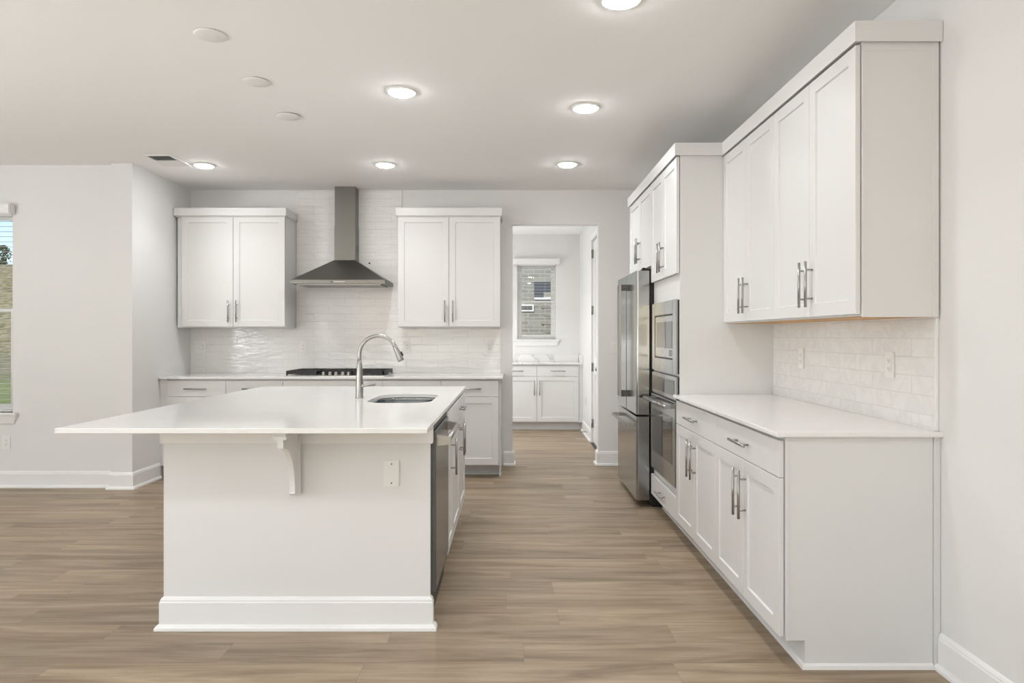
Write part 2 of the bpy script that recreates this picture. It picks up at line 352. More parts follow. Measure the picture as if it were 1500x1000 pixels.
# picture frames of the windows behind the camera
def bigwin(name, horiz, a0, a1, z0, z1, c, n):
    w = thing(name, None, None, (c if not horiz else a0, a0 if not horiz else c, z0)); w['kind'] = 'structure'
    m = MB(); g = MB()
    def bx(mm, u0, u1, p0, p1, q0, q1):
        if horiz: mm.box(u0, u1, p0, p1, q0, q1)
        else: mm.box(p0, p1, u0, u1, q0, q1)
    bx(m, a0, a1, c-.03, c+.03, z0, z0+.06); bx(m, a0, a1, c-.03, c+.03, z1-.06, z1)
    for i in range(n+1):
        u = a0+(a1-a0-.06)*i/n; bx(m, u, u+.06, c-.03, c+.03, z0+.06, z1-.06)
    bx(g, a0, a1, c-.055, c-.05, z0, z1)
    m.build('window_frame', VINYL, w); g.build('pane', GLASS, w)
bigwin('window_3', True, -4.1, .5, .4, 2.6, YR-.08, 4)
bigwin('window_4', False, -1.4, 2.2, .45, 2.55, XL-.08, 3)

# pantry door -----------------------------------------------------------
d = thing('door_1', 'tall white two panel door in the pantry hall side wall', None, (PXR, DY0, 0)); d['kind'] = 'structure'
dx = PXR+.012
dm = MB()
st = .115
dm.box(dx, dx+.035, DY0+.012, DY0+.012+st, .012, DZ-.012, .002).box(dx, dx+.035, DY1-.012-st, DY1-.012, .012, DZ-.012, .002)
for z0, z1 in ((.012, .25), (.83, 1.05), (DZ-.13, DZ-.012)): dm.box(dx, dx+.035, DY0+.012+st, DY1-.012-st, z0, z1, .002)
for z0, z1 in ((.25, .83), (1.05, DZ-.13)): dm.box(dx+.012, dx+.023, DY0+.012+st, DY1-.012-st, z0, z1).box(dx+.006, dx+.02, DY0+.012+st+.04, DY1-.012-st-.04, z0+.04, z1-.04, .006)
door = dm.build('door_leaf', TRIM, d)
MB().box(PXR-.014, PXR, DY0-.07, DY0, 0, DZ+.07, .004).box(PXR-.014, PXR, DY1, DY1+.07, 0, DZ+.07, .004).box(PXR-.014, PXR, DY0, DY1, DZ, DZ+.07, .004).box(PXR, PXR+.12, DY1-.011, DY1, 0, DZ).box(PXR, PXR+.12, DY0, DY0+.011, 0, DZ).build('casing', TRIM, d)
for hz in (.24, .917, 1.60, 2.28):
    MB().box(PXR-.003, PXR+.012, DY1-.04, DY1-.012, hz-.05, hz+.05).tube([(PXR-.006, DY1-.012, hz-.052), (PXR-.006, DY1-.012, hz+.052)], .007, 10).build('hinge', DSTEEL, d)
MB().lathe([(.028, 0), (.028, -.006), (.011, -.010), (.011, -.035), (.024, -.042), (.028, -.055), (.022, -.066), (.004, -.070)], (dx, DY0+.085, .93), axis='x').build('door_knob', NICKEL, d)
MB().box(PXR-.02, PXR+.05, DY0+.02, DY1-.02, 0, .012).build('threshold', BLACK, d)
dst = MB().tube([(PXR-.014, 8.75, .065), (PXR-.09, 8.75, .065)], .005, 8).lathe([(.012, -.105), (.012, -.09)], (PXR, 8.75, .065), axis='x')
tag(dst.build('door_stop', NICKEL), 'small spring door stop on the pantry baseboard', 'door stop')

# ------------------------------------------------------------------ cabinets
def front_panel(w0, w1, z0, z1, y, shaker=True, th=.019, fr=.058):
    """a door or drawer front whose outer face is at y-th (facing -y)"""
    m = MB(); c = .0016
    def loop(i, yy): return [(w0+i, yy, z0+i), (w1-i, yy, z0+i), (w1-i, yy, z1-i), (w0+i, yy, z1-i)]
    L = [loop(0, y), loop(0, y-th+c), loop(c, y-th)]
    if shaker: L += [loop(fr, y-th), loop(fr+.0035, y-th+.008)]
    m.loft(L); return m
def pull(cx, cz, y, length, vertical):
    """bar pull; y = face it is screwed to, sticks out to -y"""
    m = MB(); r = .0062; yo = y-.032; h = length/2; p = h-.038
    if vertical:
        m.tube([(cx, yo, cz-h), (cx, yo, cz+h)], r, 12)
        for s in (-1, 1): m.tube([(cx, y, cz+s*p), (cx, yo, cz+s*p)], .0045, 10)
    else:
        m.tube([(cx-h, yo, cz), (cx+h, yo, cz)], r, 12)
        for s in (-1, 1): m.tube([(cx+s*p, y, cz), (cx+s*p, yo, cz)], .0045, 10)
    return m
GAP = .0016; OFF = .004
def cabinet(name, label, cat, loc, rz, w, depth, z0, z1, fronts, toe=0, toe_h=.108, group=None, body_m=None, under=False, hl=.205):
    t = thing(name, label, cat, loc, rz, group)
    m = MB().box(0, w, 0, depth, z0, z1)
    m.build('body', CAB, t, False)
    if toe: MB().box(0, w, toe, depth, 0, z0).build('toe_kick', CAB, t, False)
    if under:
        MB().box(.018, w-.018, .018, depth-.002, z0-.003, z0).build('underside', PLY, t, False)
    for f in fronts:
        kind, x0, x1, a, c = f[:5]; h = f[5] if len(f) > 5 else None
        o = front_panel(x0+GAP, x1-GAP, a+GAP, c-GAP, -OFF, kind == 'door').build('door' if kind == 'door' else 'drawer', CAB, t, False)
        MB().box(x0+.02, x1-.02, -OFF, 0, a+.02, c-.02).build('bumper_strip' , CAB, o, False) if False else None
        if h: pull(h[0], h[1], -OFF-.019, hl if len(h) < 4 else h[3], h[2] == 'v').build('handle', NICKEL, o, False)
    return t
DT, DB = .739, .118       # top of doors / bottom of doors
FT = .886                 # drawer top
def base_fronts(w, x0=0, two=False, dpull=True, hinge='l', drawer_pull=True):
    F = [('drawer', x0, w, DT, FT, ((x0+w)/2, (DT+FT)/2, 'h') if drawer_pull else None)]
    if two:
        c = (x0+w)/2
        F += [('door', x0, c, DB, DT, (c-.038, .585, 'v')), ('door', c, w, DB, DT, (c+.038, .585, 'v'))]
    else: F += [('door', x0, w, DB, DT, ((w-.038) if hinge == 'l' else x0+.038, .585, 'v'))]
    return F
CT = .902   # cabinet top
# back run, facing the camera. face frame at y=6.235
yf = 6.235; dep = YB-.0-yf-.001
backs = [(-3.14, -2.604, 'l', 'white base cabinet at the left end of the back counter'),
         (-2.604, -2.084, 'r', 'white base cabinet between the left end unit and the cooktop unit'),
         (-2.084, -1.178, None, 'wide white base cabinet under the gas cooktop'),
         (-1.178, -.645, 'l', 'white base cabinet just right of the cooktop unit, hidden by island counter'),
         (-.645, -.12, 'r', 'white base cabinet at the right end of the back counter')]
for x0, x1, hg, lab in backs:
    w = x1-x0
    if hg is None: F = base_fronts(w, 0, two=True, drawer_pull=False)
    else: F = base_fronts(w, 0, hinge=hg)
    c = cabinet('base_cabinet', lab, 'cabinet', (x0, yf, 0), 0, w, dep, .108, CT, F, toe=.155-.0, group='base cabinets along the back wall')
tag(MB().box(XA+.001, -3.1405, yf-.012, yf+.03, .108, CT).build('filler_strip', CAB), 'narrow white filler strip beside the return wall under the back counter', 'filler strip')
tag(MB().box(-.1195, -.105, yf+.0, YB-.001, .108, CT).box(-.1195, -.105, yf+.06, YB-.001, 0, .108).build('end_panel', CAB), 'white end panel closing the back base cabinets on the right', 'panel')
tag(MB().sweep([(-3.14, yf+.154), (-.1, yf+.154)], [(0, 0), (.014, 0), (.012, .012), (0, .018)]).build('shoe_moulding', TRIM), 'white shoe moulding below the back base cabinets', 'moulding')
tag(MB().box(XA+.001, -.082, 6.185, YB-.001, CT, .922, .003).build('countertop', QUARTZ), 'white quartz countertop along the back wall holding the cooktop', 'countertop')

# back uppers: frame at y=6.50
def upper_back(x0, x1, xm0, label):
    w = x1-x0; yy = 6.505; c = (xm0+x1)/2 - x0; f0 = xm0-x0
    t = cabinet('wall_cabinet', label, 'cabinet', (x0, yy, 0), 0, w, YB-.001-yy, 1.372, 2.44,
        [('door', f0, c, 1.380, 2.430, (c-.038, 1.525, 'v')), ('door', c, w, 1.380, 2.430, (c+.038, 1.525, 'v'))], group='wall cabinets on the back wall')
    MB().box(-.018, w+.018, -.045, YB-.001-yy, 2.430, 2.505, .003).box(-.008, w+.008, -.032, YB-.001-yy, 2.420, 2.430, .003).build('crown_trim', CAB, t, False)
    return t
upper_back(-3.185, -2.157, -3.14, 'white two door wall cabinet left of the range hood')
upper_back(-1.086, -.112, -1.084, 'white two door wall cabinet right of the range hood')

# right run: local x runs towards the camera (world -y); rz=-90
RF = 1.066
Y0, Y1, Y2 = 2.668, 3.503, 4.338
for ya, yb, lab in ((Y1, Y0, 'white base cabinet at the near end of the right counter'), (Y2, Y1, 'white base cabinet beside the wall oven under the right counter')):
    w = ya-yb
    cabinet('base_cabinet', lab, 'cabinet', (RF, ya, 0), -PI/2, w, XR-RF-.003, .108, CT, base_fronts(w, 0, two=True), toe=.075, group='base cabinets along the right wall', hl=.215)
ep = MB().prism([(RF, CT), (XR-.028, CT), (XR-.028, 0), (RF+.075, 0), (RF+.075, .108), (RF, .108)], Y0-.008, Y0-.0005, 'y')
ep.box(RF, RF+.012, Y0-.011, Y0-.008, .108, CT)
tag(ep.build('end_panel', CAB), 'white end panel facing the camera at the near end of the right counter', 'panel')
tag(MB().box(XR-.026, XR-.001, Y0-.014, Y0-.0005, 0, CT, .002).build('filler_strip', CAB), 'narrow white filler strip between the near end panel and the right wall', 'filler strip')
tag(MB().sweep([(RF+.074, Y2), (RF+.074, Y0-.0085), (XR-.03, Y0-.0085)][::-1] if False else [(XR-.03, Y0-.0085), (RF+.074, Y0-.0085), (RF+.074, 5.12)][::-1], [(0, 0), (.014, 0), (.012, .014), (0, .020)]).build('shoe_moulding', TRIM), 'white shoe moulding around the foot of the right base cabinets', 'moulding')
tag(MB().box(1.022, XR-.001, Y0-.031, Y2-.001, CT, .922, .003).box(XR-.003, XR+.012, Y0-.031, Y0-.02, CT, .922).build('countertop', QUARTZ), 'white quartz countertop on the right run under the marbled tiles', 'countertop')
# right uppers
UF = 1.366
for ya, yb, lab in ((Y1, Y0, 'white two door wall cabinet nearest the camera on the right'), (Y2, Y1, 'white two door wall cabinet beside the tall oven cabinet')):
    w = ya-yb; c = w/2
    cabinet('wall_cabinet', lab, 'cabinet', (UF, ya, 0), -PI/2, w, XR-UF-.001, 1.372, 2.44,
            [('door', 0, c, 1.378, 2.4325, (c-.034, 1.525, 'v')), ('door', c, w, 1.378, 2.4325, (c+.034, 1.525, 'v'))], group='wall cabinets over the right counter', under=True)
ue = MB().box(UF, XR-.012, Y0-.007, Y0-.0005, 1.368, 2.44).box(XR-.03, XR-.008, Y0-.013, Y0-.007, 1.368, 2.44).box(UF, UF+.012, Y0-.009, Y0-.007, 1.368, 2.44).box(UF+.012, XR-.03, Y0-.009, Y0-.007, 2.405, 2.44)
tag(ue.build('end_panel', CAB), 'white end panel of the nearest right wall cabinet facing the camera', 'panel')
def crown(x0, y0, y1, ret, label):
    m = MB().box(x0, XR-.001, y0, y1, 2.4415, 2.512, .0025).box(x0+.012, XR-.001, y0+.010, y1, 2.428, 2.4415, .0025)
    return m
m = MB().sweep([(UF-.022, Y2-.001), (UF-.022, Y0-.012), (XR-.002, Y0-.012)], [(-.02, 2.4405), (.012, 2.4405), (.012, 2.434), (.016, 2.434), (.018, 2.512), (-.02, 2.512)][::-1])
m.box(UF-.004, XR-.004, Y0+.006, Y2-.001, 2.49, 2.511)
tag(m.build('crown_trim', CAB), 'flat white crown trim along the top of the right wall cabinets', 'trim')
# tall cabinet run: oven tower and fridge cabinet
Y3 = 5.132; Y4 = 6.06; TF = 1.068
w = Y3-Y2-.001; c = w/2
t = thing('oven_cabinet', 'tall white cabinet holding the microwave and wall oven', 'cabinet', (TF, Y3, 0), -PI/2)
cut = [(.108, .30), (.30, 1.03), (1.045, 1.53), (1.53, 2.44)]
D = XR-TF-.002
m = MB().box(0, .018, 0, D, .108, 2.44).box(w-.018, w, 0, D, .108, 2.44).box(.018, w-.018, D-.012, D, .108, 2.44)
for a, cc in ((.108, .300), (1.032, 1.060), (1.515, 2.44)): m.box(.018, w-.018, 0, D-.012, a, cc)
m.build('body', CAB, t, False)
MB().box(0, w, .075, D, 0, .108).build('toe_kick', CAB, t, False)
for x0, x1, hx in ((0, c, c-.034), (c, w, c+.034)):
    o = front_panel(x0+GAP, x1-GAP, 1.692, 2.4325, -OFF, True).build('door', CAB, t, False)
    pull(hx, 1.835, -OFF-.019, .205, True).build('handle', NICKEL, o, False)
o = front_panel(.002, w-.002, .112, .262, -OFF, False).build('drawer', CAB, t, False); pull(c, .19, -OFF-.019, .205, False).build('handle', NICKEL, o, False)
w = Y4-Y3-.002; c = w/2
t = cabinet('fridge_cabinet', 'white two door cabinet above the refrigerator', 'cabinet', (TF, Y4, 0), -PI/2, w, D, 1.815, 2.44,
    [('door', 0, c, 1.82, 2.4325, (c-.034, 1.985, 'v')), ('door', c, w, 1.82, 2.4325, (c+.034, 1.985, 'v'))])
MB().box(-.018, 0, 0, D, 0, 2.44).build('side_panel', CAB, t, False)
m = MB().sweep([(TF-.022, Y4+.02), (TF-.022, Y2-.014), (XR-.002, Y2-.014)], [(-.02, 2.4405), (.012, 2.4405), (.012, 2.434), (.016, 2.434), (.018, 2.512), (-.02, 2.512)][::-1])
m.box(TF-.004, XR-.004, Y2+.006, Y4, 2.49, 2.511)
# the return stops at the wall cabinets' crown
tag(m.build('crown_trim', CAB), 'flat white crown trim above the oven and refrigerator cabinets', 'trim')

# ------------------------------------------------------------------ tiles
tag(MB().box(XA+.001, -.112, YB-.0095, YB-.0005, .922, 1.3705).build('tile_backsplash', TILEB), 'glossy white subway tile backsplash above the back counter', 'backsplash')
tag(MB().box(-2.150, -1.10, YB-.0095, YB-.0005, 1.3706, CEIL-.001).build('tile_backsplash', TILEB), 'full height panel of white subway tile behind the range hood', 'wall tile')
tag(MB().box(XR-.0095, XR-.0005, Y0+.012, Y2-.0015, .922, 1.3705).build('tile_backsplash', TILER), 'glossy marbled subway tile backsplash over the right counter', 'backsplash')
tag(MB().box(XR-.011, XR-.0005, Y0-.002, Y0+.0115, .9225, 1.3675, .002).build('tile_edge_trim', TRIM), 'thin white vertical edge trim ending the right backsplash', 'trim')
tag(MB().lathe([(.009, 0), (.009, -.004), (.004, -.005)], ((541-750)/146.9, YB-.0100, 1.295+(491.5-385.5)/146.7), 16, 'y').build('wall_plug', BLACK), 'small round black plug in the tile right of the hood', 'plug')

# ------------------------------------------------------------------ island
IX0, IX1, IY0, IY1 = -1.541, -.362, 3.02, 4.975
t = thing('kitchen_island', 'white painted island base under the large quartz slab', 'kitchen island', ((IX0+IX1)/2, IY0, 0))
MB().box(IX0, IX1, IY0, IY0+.024, 0, CT).box(IX0, -.985, IY0+.024, IY1, 0, CT).build('body', WALL, t)
MB().sweep([(IX0, IY1), (IX0, IY0), (IX1, IY0), (IX1, IY0+.024)], BASE).build('baseboard', TRIM, t)
MB().sweep([(IX0, IY1), (IX0, IY0), (IX1, IY0), (IX1, IY0+.024)], [(0, .816), (.010, .818), (.012, .822), (.012, CT), (0, CT)]).build('apron_board', TRIM, t)
# end panel at far right of island
# cabinets facing +x, rz=+90, local x -> +y
IF = -.366
cabinet('base_cabinet', 'narrow white island cabinet next to the dishwasher', 'cabinet', (IF, 3.662, 0), PI/2, .32, .61, .108, CT-.23,
        [('drawer', 0, .32, DT, FT), ('door', 0, .32, DB, DT, (.16, .62, 'v'))], toe=.075, group='base cabinets in the island')
ws = IY1-3.984
cabinet('sink_cabinet', 'white two door island cabinet below the sink', 'cabinet', (IF, 3.984, 0), PI/2, ws, .61, .108, CT-.23,
        [('drawer', 0, ws, DT, FT, (.54, .815, 'h')), ('door', 0, ws/2, DB, DT, (ws/2-.036, .62, 'v')), ('door', ws/2, ws, DB, DT, (ws/2+.036, .62, 'v'))], toe=.075, group='base cabinets in the island')
tag(MB().box(IF-.022, IF, 3.663, IY1, CT-.229, CT).box(IF-.61, IF-.022, IY1-.018, IY1, CT-.229, CT).build('cabinet_rail', CAB), 'white front rail of the island sink cabinet below the slab', 'rail')
# countertop with sink cut-out
def rrect(x0, x1, y0, y1, r, n=7):
    P = []
    for cx, cy, a0 in ((x1-r, y0+r, -PI/2), (x1-r, y1-r, 0), (x0+r, y1-r, PI/2), (x0+r, y0+r, PI)):
        for i in range(n+1): a = a0+PI/2*i/n; P.append((cx+r*math.cos(a), cy+r*math.sin(a)))
    return P
SX0, SX1, SY0, SY1 = -.822, -.457, 3.775, 4.35
def slab(x0, x1, y0, y1, z0, z1, hole):
    bm = bmesh.new(); c = .002
    def ring(pts, z): return [bm.verts.new((x, y, z)) for x, y in pts]
    outer = lambda i: [(x0+i, y0+i), (x1-i, y0+i), (x1-i, y1-i), (x0+i, y1-i)]
    O = [ring(outer(c), z0), ring(outer(0), z0+c), ring(outer(0), z1-c), ring(outer(c), z1)]
    I = [ring(hole, z0), ring(hole, z1)]
    for A, B in ((O[0], O[1]), (O[1], O[2]), (O[2], O[3]), (I[1], I[0])):
        for k in range(len(A)): bm.faces.new((A[k], A[(k+1) % len(A)], B[(k+1) % len(A)], B[k]))
    for A, B in ((O[3], I[1]), (O[0], I[0])):
        ed = []
        for R in (A, B):
            for k in range(len(R)):
                e = bm.edges.get((R[k], R[(k+1) % len(R)])) or bm.edges.new((R[k], R[(k+1) % len(R)])); ed.append(e)
        bmesh.ops.triangle_fill(bm, use_beauty=True, use_dissolve=False, edges=ed)
    m = MB(); m.bm.free(); m.bm = bm; return m
hole = rrect(SX0, SX1, SY0, SY1, .115, 12)
tag(slab(-1.835, -.340, 2.738, 5.02, CT, .923, hole).build('countertop', QUARTZ), 'large glossy white quartz slab on the island around the sink', 'countertop')
# sink
t = thing('undermount_sink', 'stainless undermount sink set in the island slab', 'sink', ((SX0+SX1)/2, (SY0+SY1)/2, .70))
def RR(g, z, r): return [(x, y, z) for x, y in rrect(SX0-g, SX1+g, SY0-g, SY1+g, r, 12)]
MB().loft([RR(.022, CT-.001, .13), RR(.003, CT-.001, .117), RR(.003, CT-.012, .117), RR(-.008, .735, .11), RR(-.03, .705, .09), RR(-.12, .700, .05)], cap0=False, cap1=True, smooth=True).build('bowl', STEEL, t)
MB().lathe([(.045, .7005), (.045, .703), (.035, .702), (.03, .7015)], ((SX0+SX1)/2, (SY0+SY1)/2, 0), 24).build('drain', DSTEEL, t)
# faucet
FX, FY = -.914, 4.09
t = thing('kitchen_faucet', 'tall arched brushed nickel faucet beside the island sink', 'faucet', (FX, FY, .923))
MB().lathe([(.0245, .9231), (.0245, .928), (.0225, .931), (.0215, 1.00), (.0175, 1.09), (.0145, 1.145), (.0140, 1.1455)], (FX, FY, 0), 28).build('base_column', NICKEL, t)
acx, acz, R = FX+.112, 1.182, .112
pts = [(FX, FY, 1.143), (FX, FY, 1.165)] + [(acx-R*math.cos(a), FY, acz+R*math.sin(a)) for a in [PI*(i/28)*.885 for i in range(29)]]
MB().tube(pts, .0118, 20).build('spout', NICKEL, t)
e = Vector(pts[-1]); dr = (e-Vector(pts[-2])).normalized()
sh = MB().tube([e-dr*.012, e+dr*.001, e+dr*.004, e+dr*.06, e+dr*.082, e+dr*.085], [.0135, .0150, .0150, .0190, .0190, .0165], 22).build('spray_head', NICKEL, t)
q = e+dr*.045; up = Vector((dr.z*-1, 0, dr.x)); 
MB().tube([q+up*.012-dr*.012, q+up*.020-dr*.010, q+up*.0225+dr*.012, q+up*.014+dr*.018], [.003, .005, .0048, .002], 10).build('spray_button', BLACK, sh)
MB().tube([(FX+.012, FY-.005, .993), (FX+.028, FY-.01, .994), (FX+.030, FY-.01, .994), (FX+.10, FY-.02, 1.004)], [.012, .010, .0045, .0058], 12).build('lever', NICKEL, t)
# corbel
cx = -.951
t = thing('corbel', 'white curved corbel bracket carrying the island slab overhang', 'bracket', (cx, IY0, .60))
MB().box(cx-.029, cx+.029, 2.79, IY0-.0125, CT-.034, CT-.018, .002).box(cx-.022, cx+.022, 2.80, IY0-.0125, CT-.018, CT-.0005).build('top_plate', TRIM, t)
P = [(2.802, CT-.034), (2.802, CT-.070)]
for i in range(1, 15):
    a = PI/2*i/14; P.append((2.83+.125*math.sin(a)-.028*(1-math.sin(a)), CT-.070-.215*(1-math.cos(a))))
P += [(2.952, .612), (2.962, .603), (IY0-.0005, .603), (IY0-.0005, CT-.034-.05), (IY0-.0125, CT-.084), (IY0-.0125, CT-.034)]
MB().prism(P, cx-.012, cx+.012, 'x').build('brace', TRIM, t)
MB().box(cx-.022, cx+.022, IY0-.030, IY0-.0126, .60, CT-.034, .002).build('back_plate', TRIM, t)
# dishwasher
t = thing('dishwasher', 'stainless dishwasher in the right side of the island', 'dishwasher', (-.345, 3.35, 0))
ya, yb = 3.049, 3.657
MB().box(-.96, -.366, ya, yb, .02, CT-.004).build('tub', BLACK, t)
dd = MB().box(-.3655, -.340, ya+.003, yb-.003, .150, .868, .005).build('door', DSTEEL, t)
MB().box(-.3655, -.350, ya+.003, yb-.003, .870, .893, .002).build('control_strip', BLACK, t)
MB().box(-.44, -.425, ya+.01, yb-.01, .02, .146).build('toe_panel', BLACK, t)
MB().box(-.3655, -.3415, ya, ya+.0028, .150, .868).build('side_edge', mat('door_edge_grey', (.10, .10, .095), .4), dd)
hb = MB().tube([(-.289, ya+.036, .822), (-.289, yb-.036, .822)], .0125, 18)
for yy in (ya+.032, yb-.060): hb.prism([(-.3405, .798), (-.290, .803), (-.276, .812), (-.276, .832), (-.290, .838), (-.3405, .846)], yy, yy+.028, 'y')
hb.build('handle', NICKEL, dd)

# ------------------------------------------------------------------ plates and outlets
def plate_face(w, h, kind):
    """local, facing -y, centred"""
    m = MB().box(-w/2, w/2, -.006, 0, -h/2, h/2, .0025); return m
def outlet(name, label, loc, rz, kinds, group=None, cat='outlet'):
    n = len(kinds); w = .070 if n == 1 else .116; t = thing(name, label, cat, loc, rz, group)
    plate_face(w, .116, None).build('cover_plate', PLATE, t, False)
    for i, k in enumerate(kinds):
        cx = 0 if n == 1 else (-.023 + .046*i)
        if k == 'o':
            for zz in (-.0175, .0175):
                r = MB().box(cx-.0165, cx+.0165, -.0085, -.006, zz-.0155, zz+.0155, .0015).build('socket', PLATE, t, False)
                s = MB(); s.box(cx-.0075, cx-.0055, -.0089, -.0085, zz-.002, zz+.006).box(cx+.0055, cx+.0075, -.0089, -.0085, zz-.002, zz+.006).box(cx-.002, cx+.002, -.0089, -.0085, zz-.009, zz-.005)
                s.build('slots', SLOT, r, False)
        elif k == 's':
            MB().loft([[(cx-.0165, -.006, -.033), (cx+.0165, -.006, -.033), (cx+.0165, -.006, .033), (cx-.0165, -.006, .033)], [(cx-.015, -.0075, -.031), (cx+.015, -.0075, -.031), (cx+.015, -.0115, .031), (cx-.015, -.0115, .031)]]).build('rocker', PLATE, t, False)
        elif k == 'b':
            for zz in (-.042, .042): MB().lathe([(.0035, 0), (.0035, -.0015), (.002, -.002)], (cx, -.006, zz), 10, 'y').build('screw', DSTEEL, t, False)
    return t
yt = YB-.0102
outlet('wall_outlet', 'white double plate with switch and outlet left of the cooktop, near the return wall', ((293.5-750)/146.9, yt, 1.182), 0, 'so', 'outlets on the back wall tiles')
outlet('wall_outlet', 'white outlet on the tiles left of the hood, above the cooktop corner', ((444-750)/146.9, yt, 1.182), 0, 'o', 'outlets on the back wall tiles')
outlet('wall_outlet', 'white outlet on the tiles just right of the faucet head', ((596-750)/146.9, yt, 1.182), 0, 'o', 'outlets on the back wall tiles')
outlet('wall_outlet', 'white outlet at the right end of the back wall tiles', ((716.5-750)/146.9, yt, 1.182), 0, 'o', 'outlets on the back wall tiles')
outlet('wall_outlet', 'white outlet on the right tiles near the tall oven cabinet', (XR-.0102, 3.905, 1.165), -PI/2, 'o')
outlet('wall_outlet', 'white outlet on the right tiles nearest the camera', (XR-.0102, 2.99, 1.168), -PI/2, 'o')
outlet('blank_plate', 'blank white cover plate on the island front', (-.532, IY0-.0005, .687), 0, 'b', cat='cover plate')
outlet('light_switch', 'white light switch on the wall between the hall opening and refrigerator', (1.022, YB-.0005, 1.185), 0, 's', cat='light switch')
outlet('wall_outlet', 'white outlet low on the wall beneath the left window', ((10-750)/171.5, YW-.0005, .385), 0, 'o')
outlet('wall_outlet', 'white outlet low on the pantry side wall before the far cabinets', (PXR-.0005, 8.95, .43), -PI/2, 'o')
outlet('wall_outlet', 'white outlet on the marble upstand below the pantry window', (.262, YP-.0196, .99), 0, 'b') if False else None

# ------------------------------------------------------------------ range hood
HX = -1.630; hy0, hy1 = 6.385, YB-.010
t = thing('range_hood', 'dark stainless chimney range hood on the tiled wall', 'range hood', (HX, hy1, 1.775))
hw = .443
def rect(x0, x1, y0, y1, z): return [(x0, y0, z), (x1, y0, z), (x1, y1, z), (x0, y1, z)]
cw = .102; cy0 = 6.655
MB().loft([rect(HX-hw, HX+hw, hy0, hy1, 1.818), rect(HX-cw, HX+cw, cy0-.008, hy1, 2.030)]).build('canopy', HOODM, t)
bd = MB().box(HX-hw, HX+hw, hy0, hy1, 1.782, 1.818, .0015).build('control_band', mat('hood_band_steel', (.22, .215, .20), .34, 1), t)
MB().box(HX-hw+.05, HX+hw-.05, hy0+.03, hy1-.03, 1.772, 1.782).build('filter', DSTEEL, t)
lg = MB(); x = (489-750)/156.7
for i, wd in enumerate((.010, .008, .010, .008, .009, .007, .010, .008)):
    lg.box(x, x+wd, hy0-.001, hy0, 1.797, 1.803); x += wd+.0045
lg.build('control_marks', PLATE, bd)
MB().lathe([(.006, 0), (.006, -.004), (.003, -.005)], ((485.5-750)/156.7, hy0, 1.799), 14, 'y').build('power_button', BLACK, bd)
MB().box(HX-cw, HX+cw, cy0, hy1, 2.026, 2.362, .0015).build('chimney', HOODM, t)
uc = MB().box(HX-cw+.003, HX+cw-.003, cy0+.003, hy1, 2.362, CEIL-.001, .0015).build('upper_chimney', HOODM, t)
sl = MB()
for i in range(5): sl.box(HX+cw, HX+cw+.0006, cy0+.06, cy0+.13, 2.12+i*.014, 2.127+i*.014)
sl.build('vent_slots', BLACK, t)

# ------------------------------------------------------------------ cooktop
t = thing('gas_cooktop', 'stainless gas cooktop with black grates in the back counter', 'cooktop', (HX, 6.50, .922))
cx0, cx1, cy0_, cy1_ = HX-.462, HX+.462, 6.265, 6.765
MB().box(cx0, cx1, cy0_, cy1_, .9221, .930, .003).build('tray', STEEL, t)
for i, (bx, by, r) in enumerate(((HX-.30, 6.385, .042), (HX-.30, 6.63, .05), (HX, 6.59, .06), (HX+.30, 6.385, .042), (HX+.30, 6.63, .05))):
    bu = MB().lathe([(r, .930), (r, .942), (r*.8, .946)], (bx, by, 0), 24).build('burner', STEEL, t)
    MB().lathe([(r*.75, .946), (r*.75, .953), (r*.6, .955)], (bx, by, 0), 24).build('burner_cap', IRON, bu)
for g0, g1 in ((cx0+.012, HX-.155), (HX-.150, HX+.150), (HX+.155, cx1-.012)):
    m = MB(); zz = .962; y0_, y1_ = cy0_+.02, cy1_-.015
    if g0 > HX-.2 and g1 < HX+.2: y0_ = cy0_+.115
    th = .007
    m.box(g0, g1, y0_, y0_+2*th, zz-.022, zz+.010, .002).box(g0, g1, y1_-2*th, y1_, zz-.022, zz+.010, .002).box(g0, g0+2*th, y0_, y1_, zz-.022, zz+.010, .002).box(g1-2*th, g1, y0_, y1_, zz-.022, zz+.010, .002)
    xm = (g0+g1)/2; m.box(xm-th, xm+th, y0_, y1_, zz-.006, zz+.012, .002)
    for yy in (y0_+(y1_-y0_)*.27, (y0_+y1_)/2, y0_+(y1_-y0_)*.73): m.box(g0, g1, yy-th, yy+th, zz-.006, zz+.012, .002)
    for px in (g0+th, g1-th):
        for py in (y0_+th, y1_-th): m.box(px-th, px+th, py-th, py+th, .930, zz-.022)
    m.build('grate', IRON, t)
for i in range(5):
    kx = HX-.118+i*.059; ky = cy0_+.055+(.018 if i % 2 else 0)
    MB().lathe([(.019, .930), (.019, .934), (.0155, .936), (.0145, .957), (.013, .960)], (kx, ky, 0), 20).build('knob', NICKEL, t)

# ------------------------------------------------------------------ microwave, oven, fridge (facing -x)
oy0, oy1 = 4.357, 5.113
t = thing('microwave', 'built-in stainless microwave with trim frame above the oven', 'microwave', (TF, 4.735, 1.045))
mx = 1.047
MB().box(TF-.001+.002, TF+.42, oy0+.05, oy1-.05, 1.08, 1.50).build('case', BLACK, t)
MB().box(TF-.0095, TF-.0005, oy0+.0, oy1, 1.05, 1.525).build('gasket', BLACK, t)
wy0, wy1, wz0, wz1 = 4.455, 5.015, 1.135, 1.44
m = MB().box(mx, TF-.0095, oy0, wy0, 1.045, 1.530, .003).box(mx, TF-.0095, wy1, oy1, 1.045, 1.530, .003).box(mx, TF-.0095, wy0, wy1, 1.045, wz0, .003).box(mx, TF-.0095, wy0, wy1, wz1, 1.530, .003)
m.build('trim_frame', STEEL, t)
dr_ = MB().box(mx+.004, mx+.011, wy0+.016, wy1-.012, wz0+.012, wz1-.012, .002).build('door', STEEL, t)
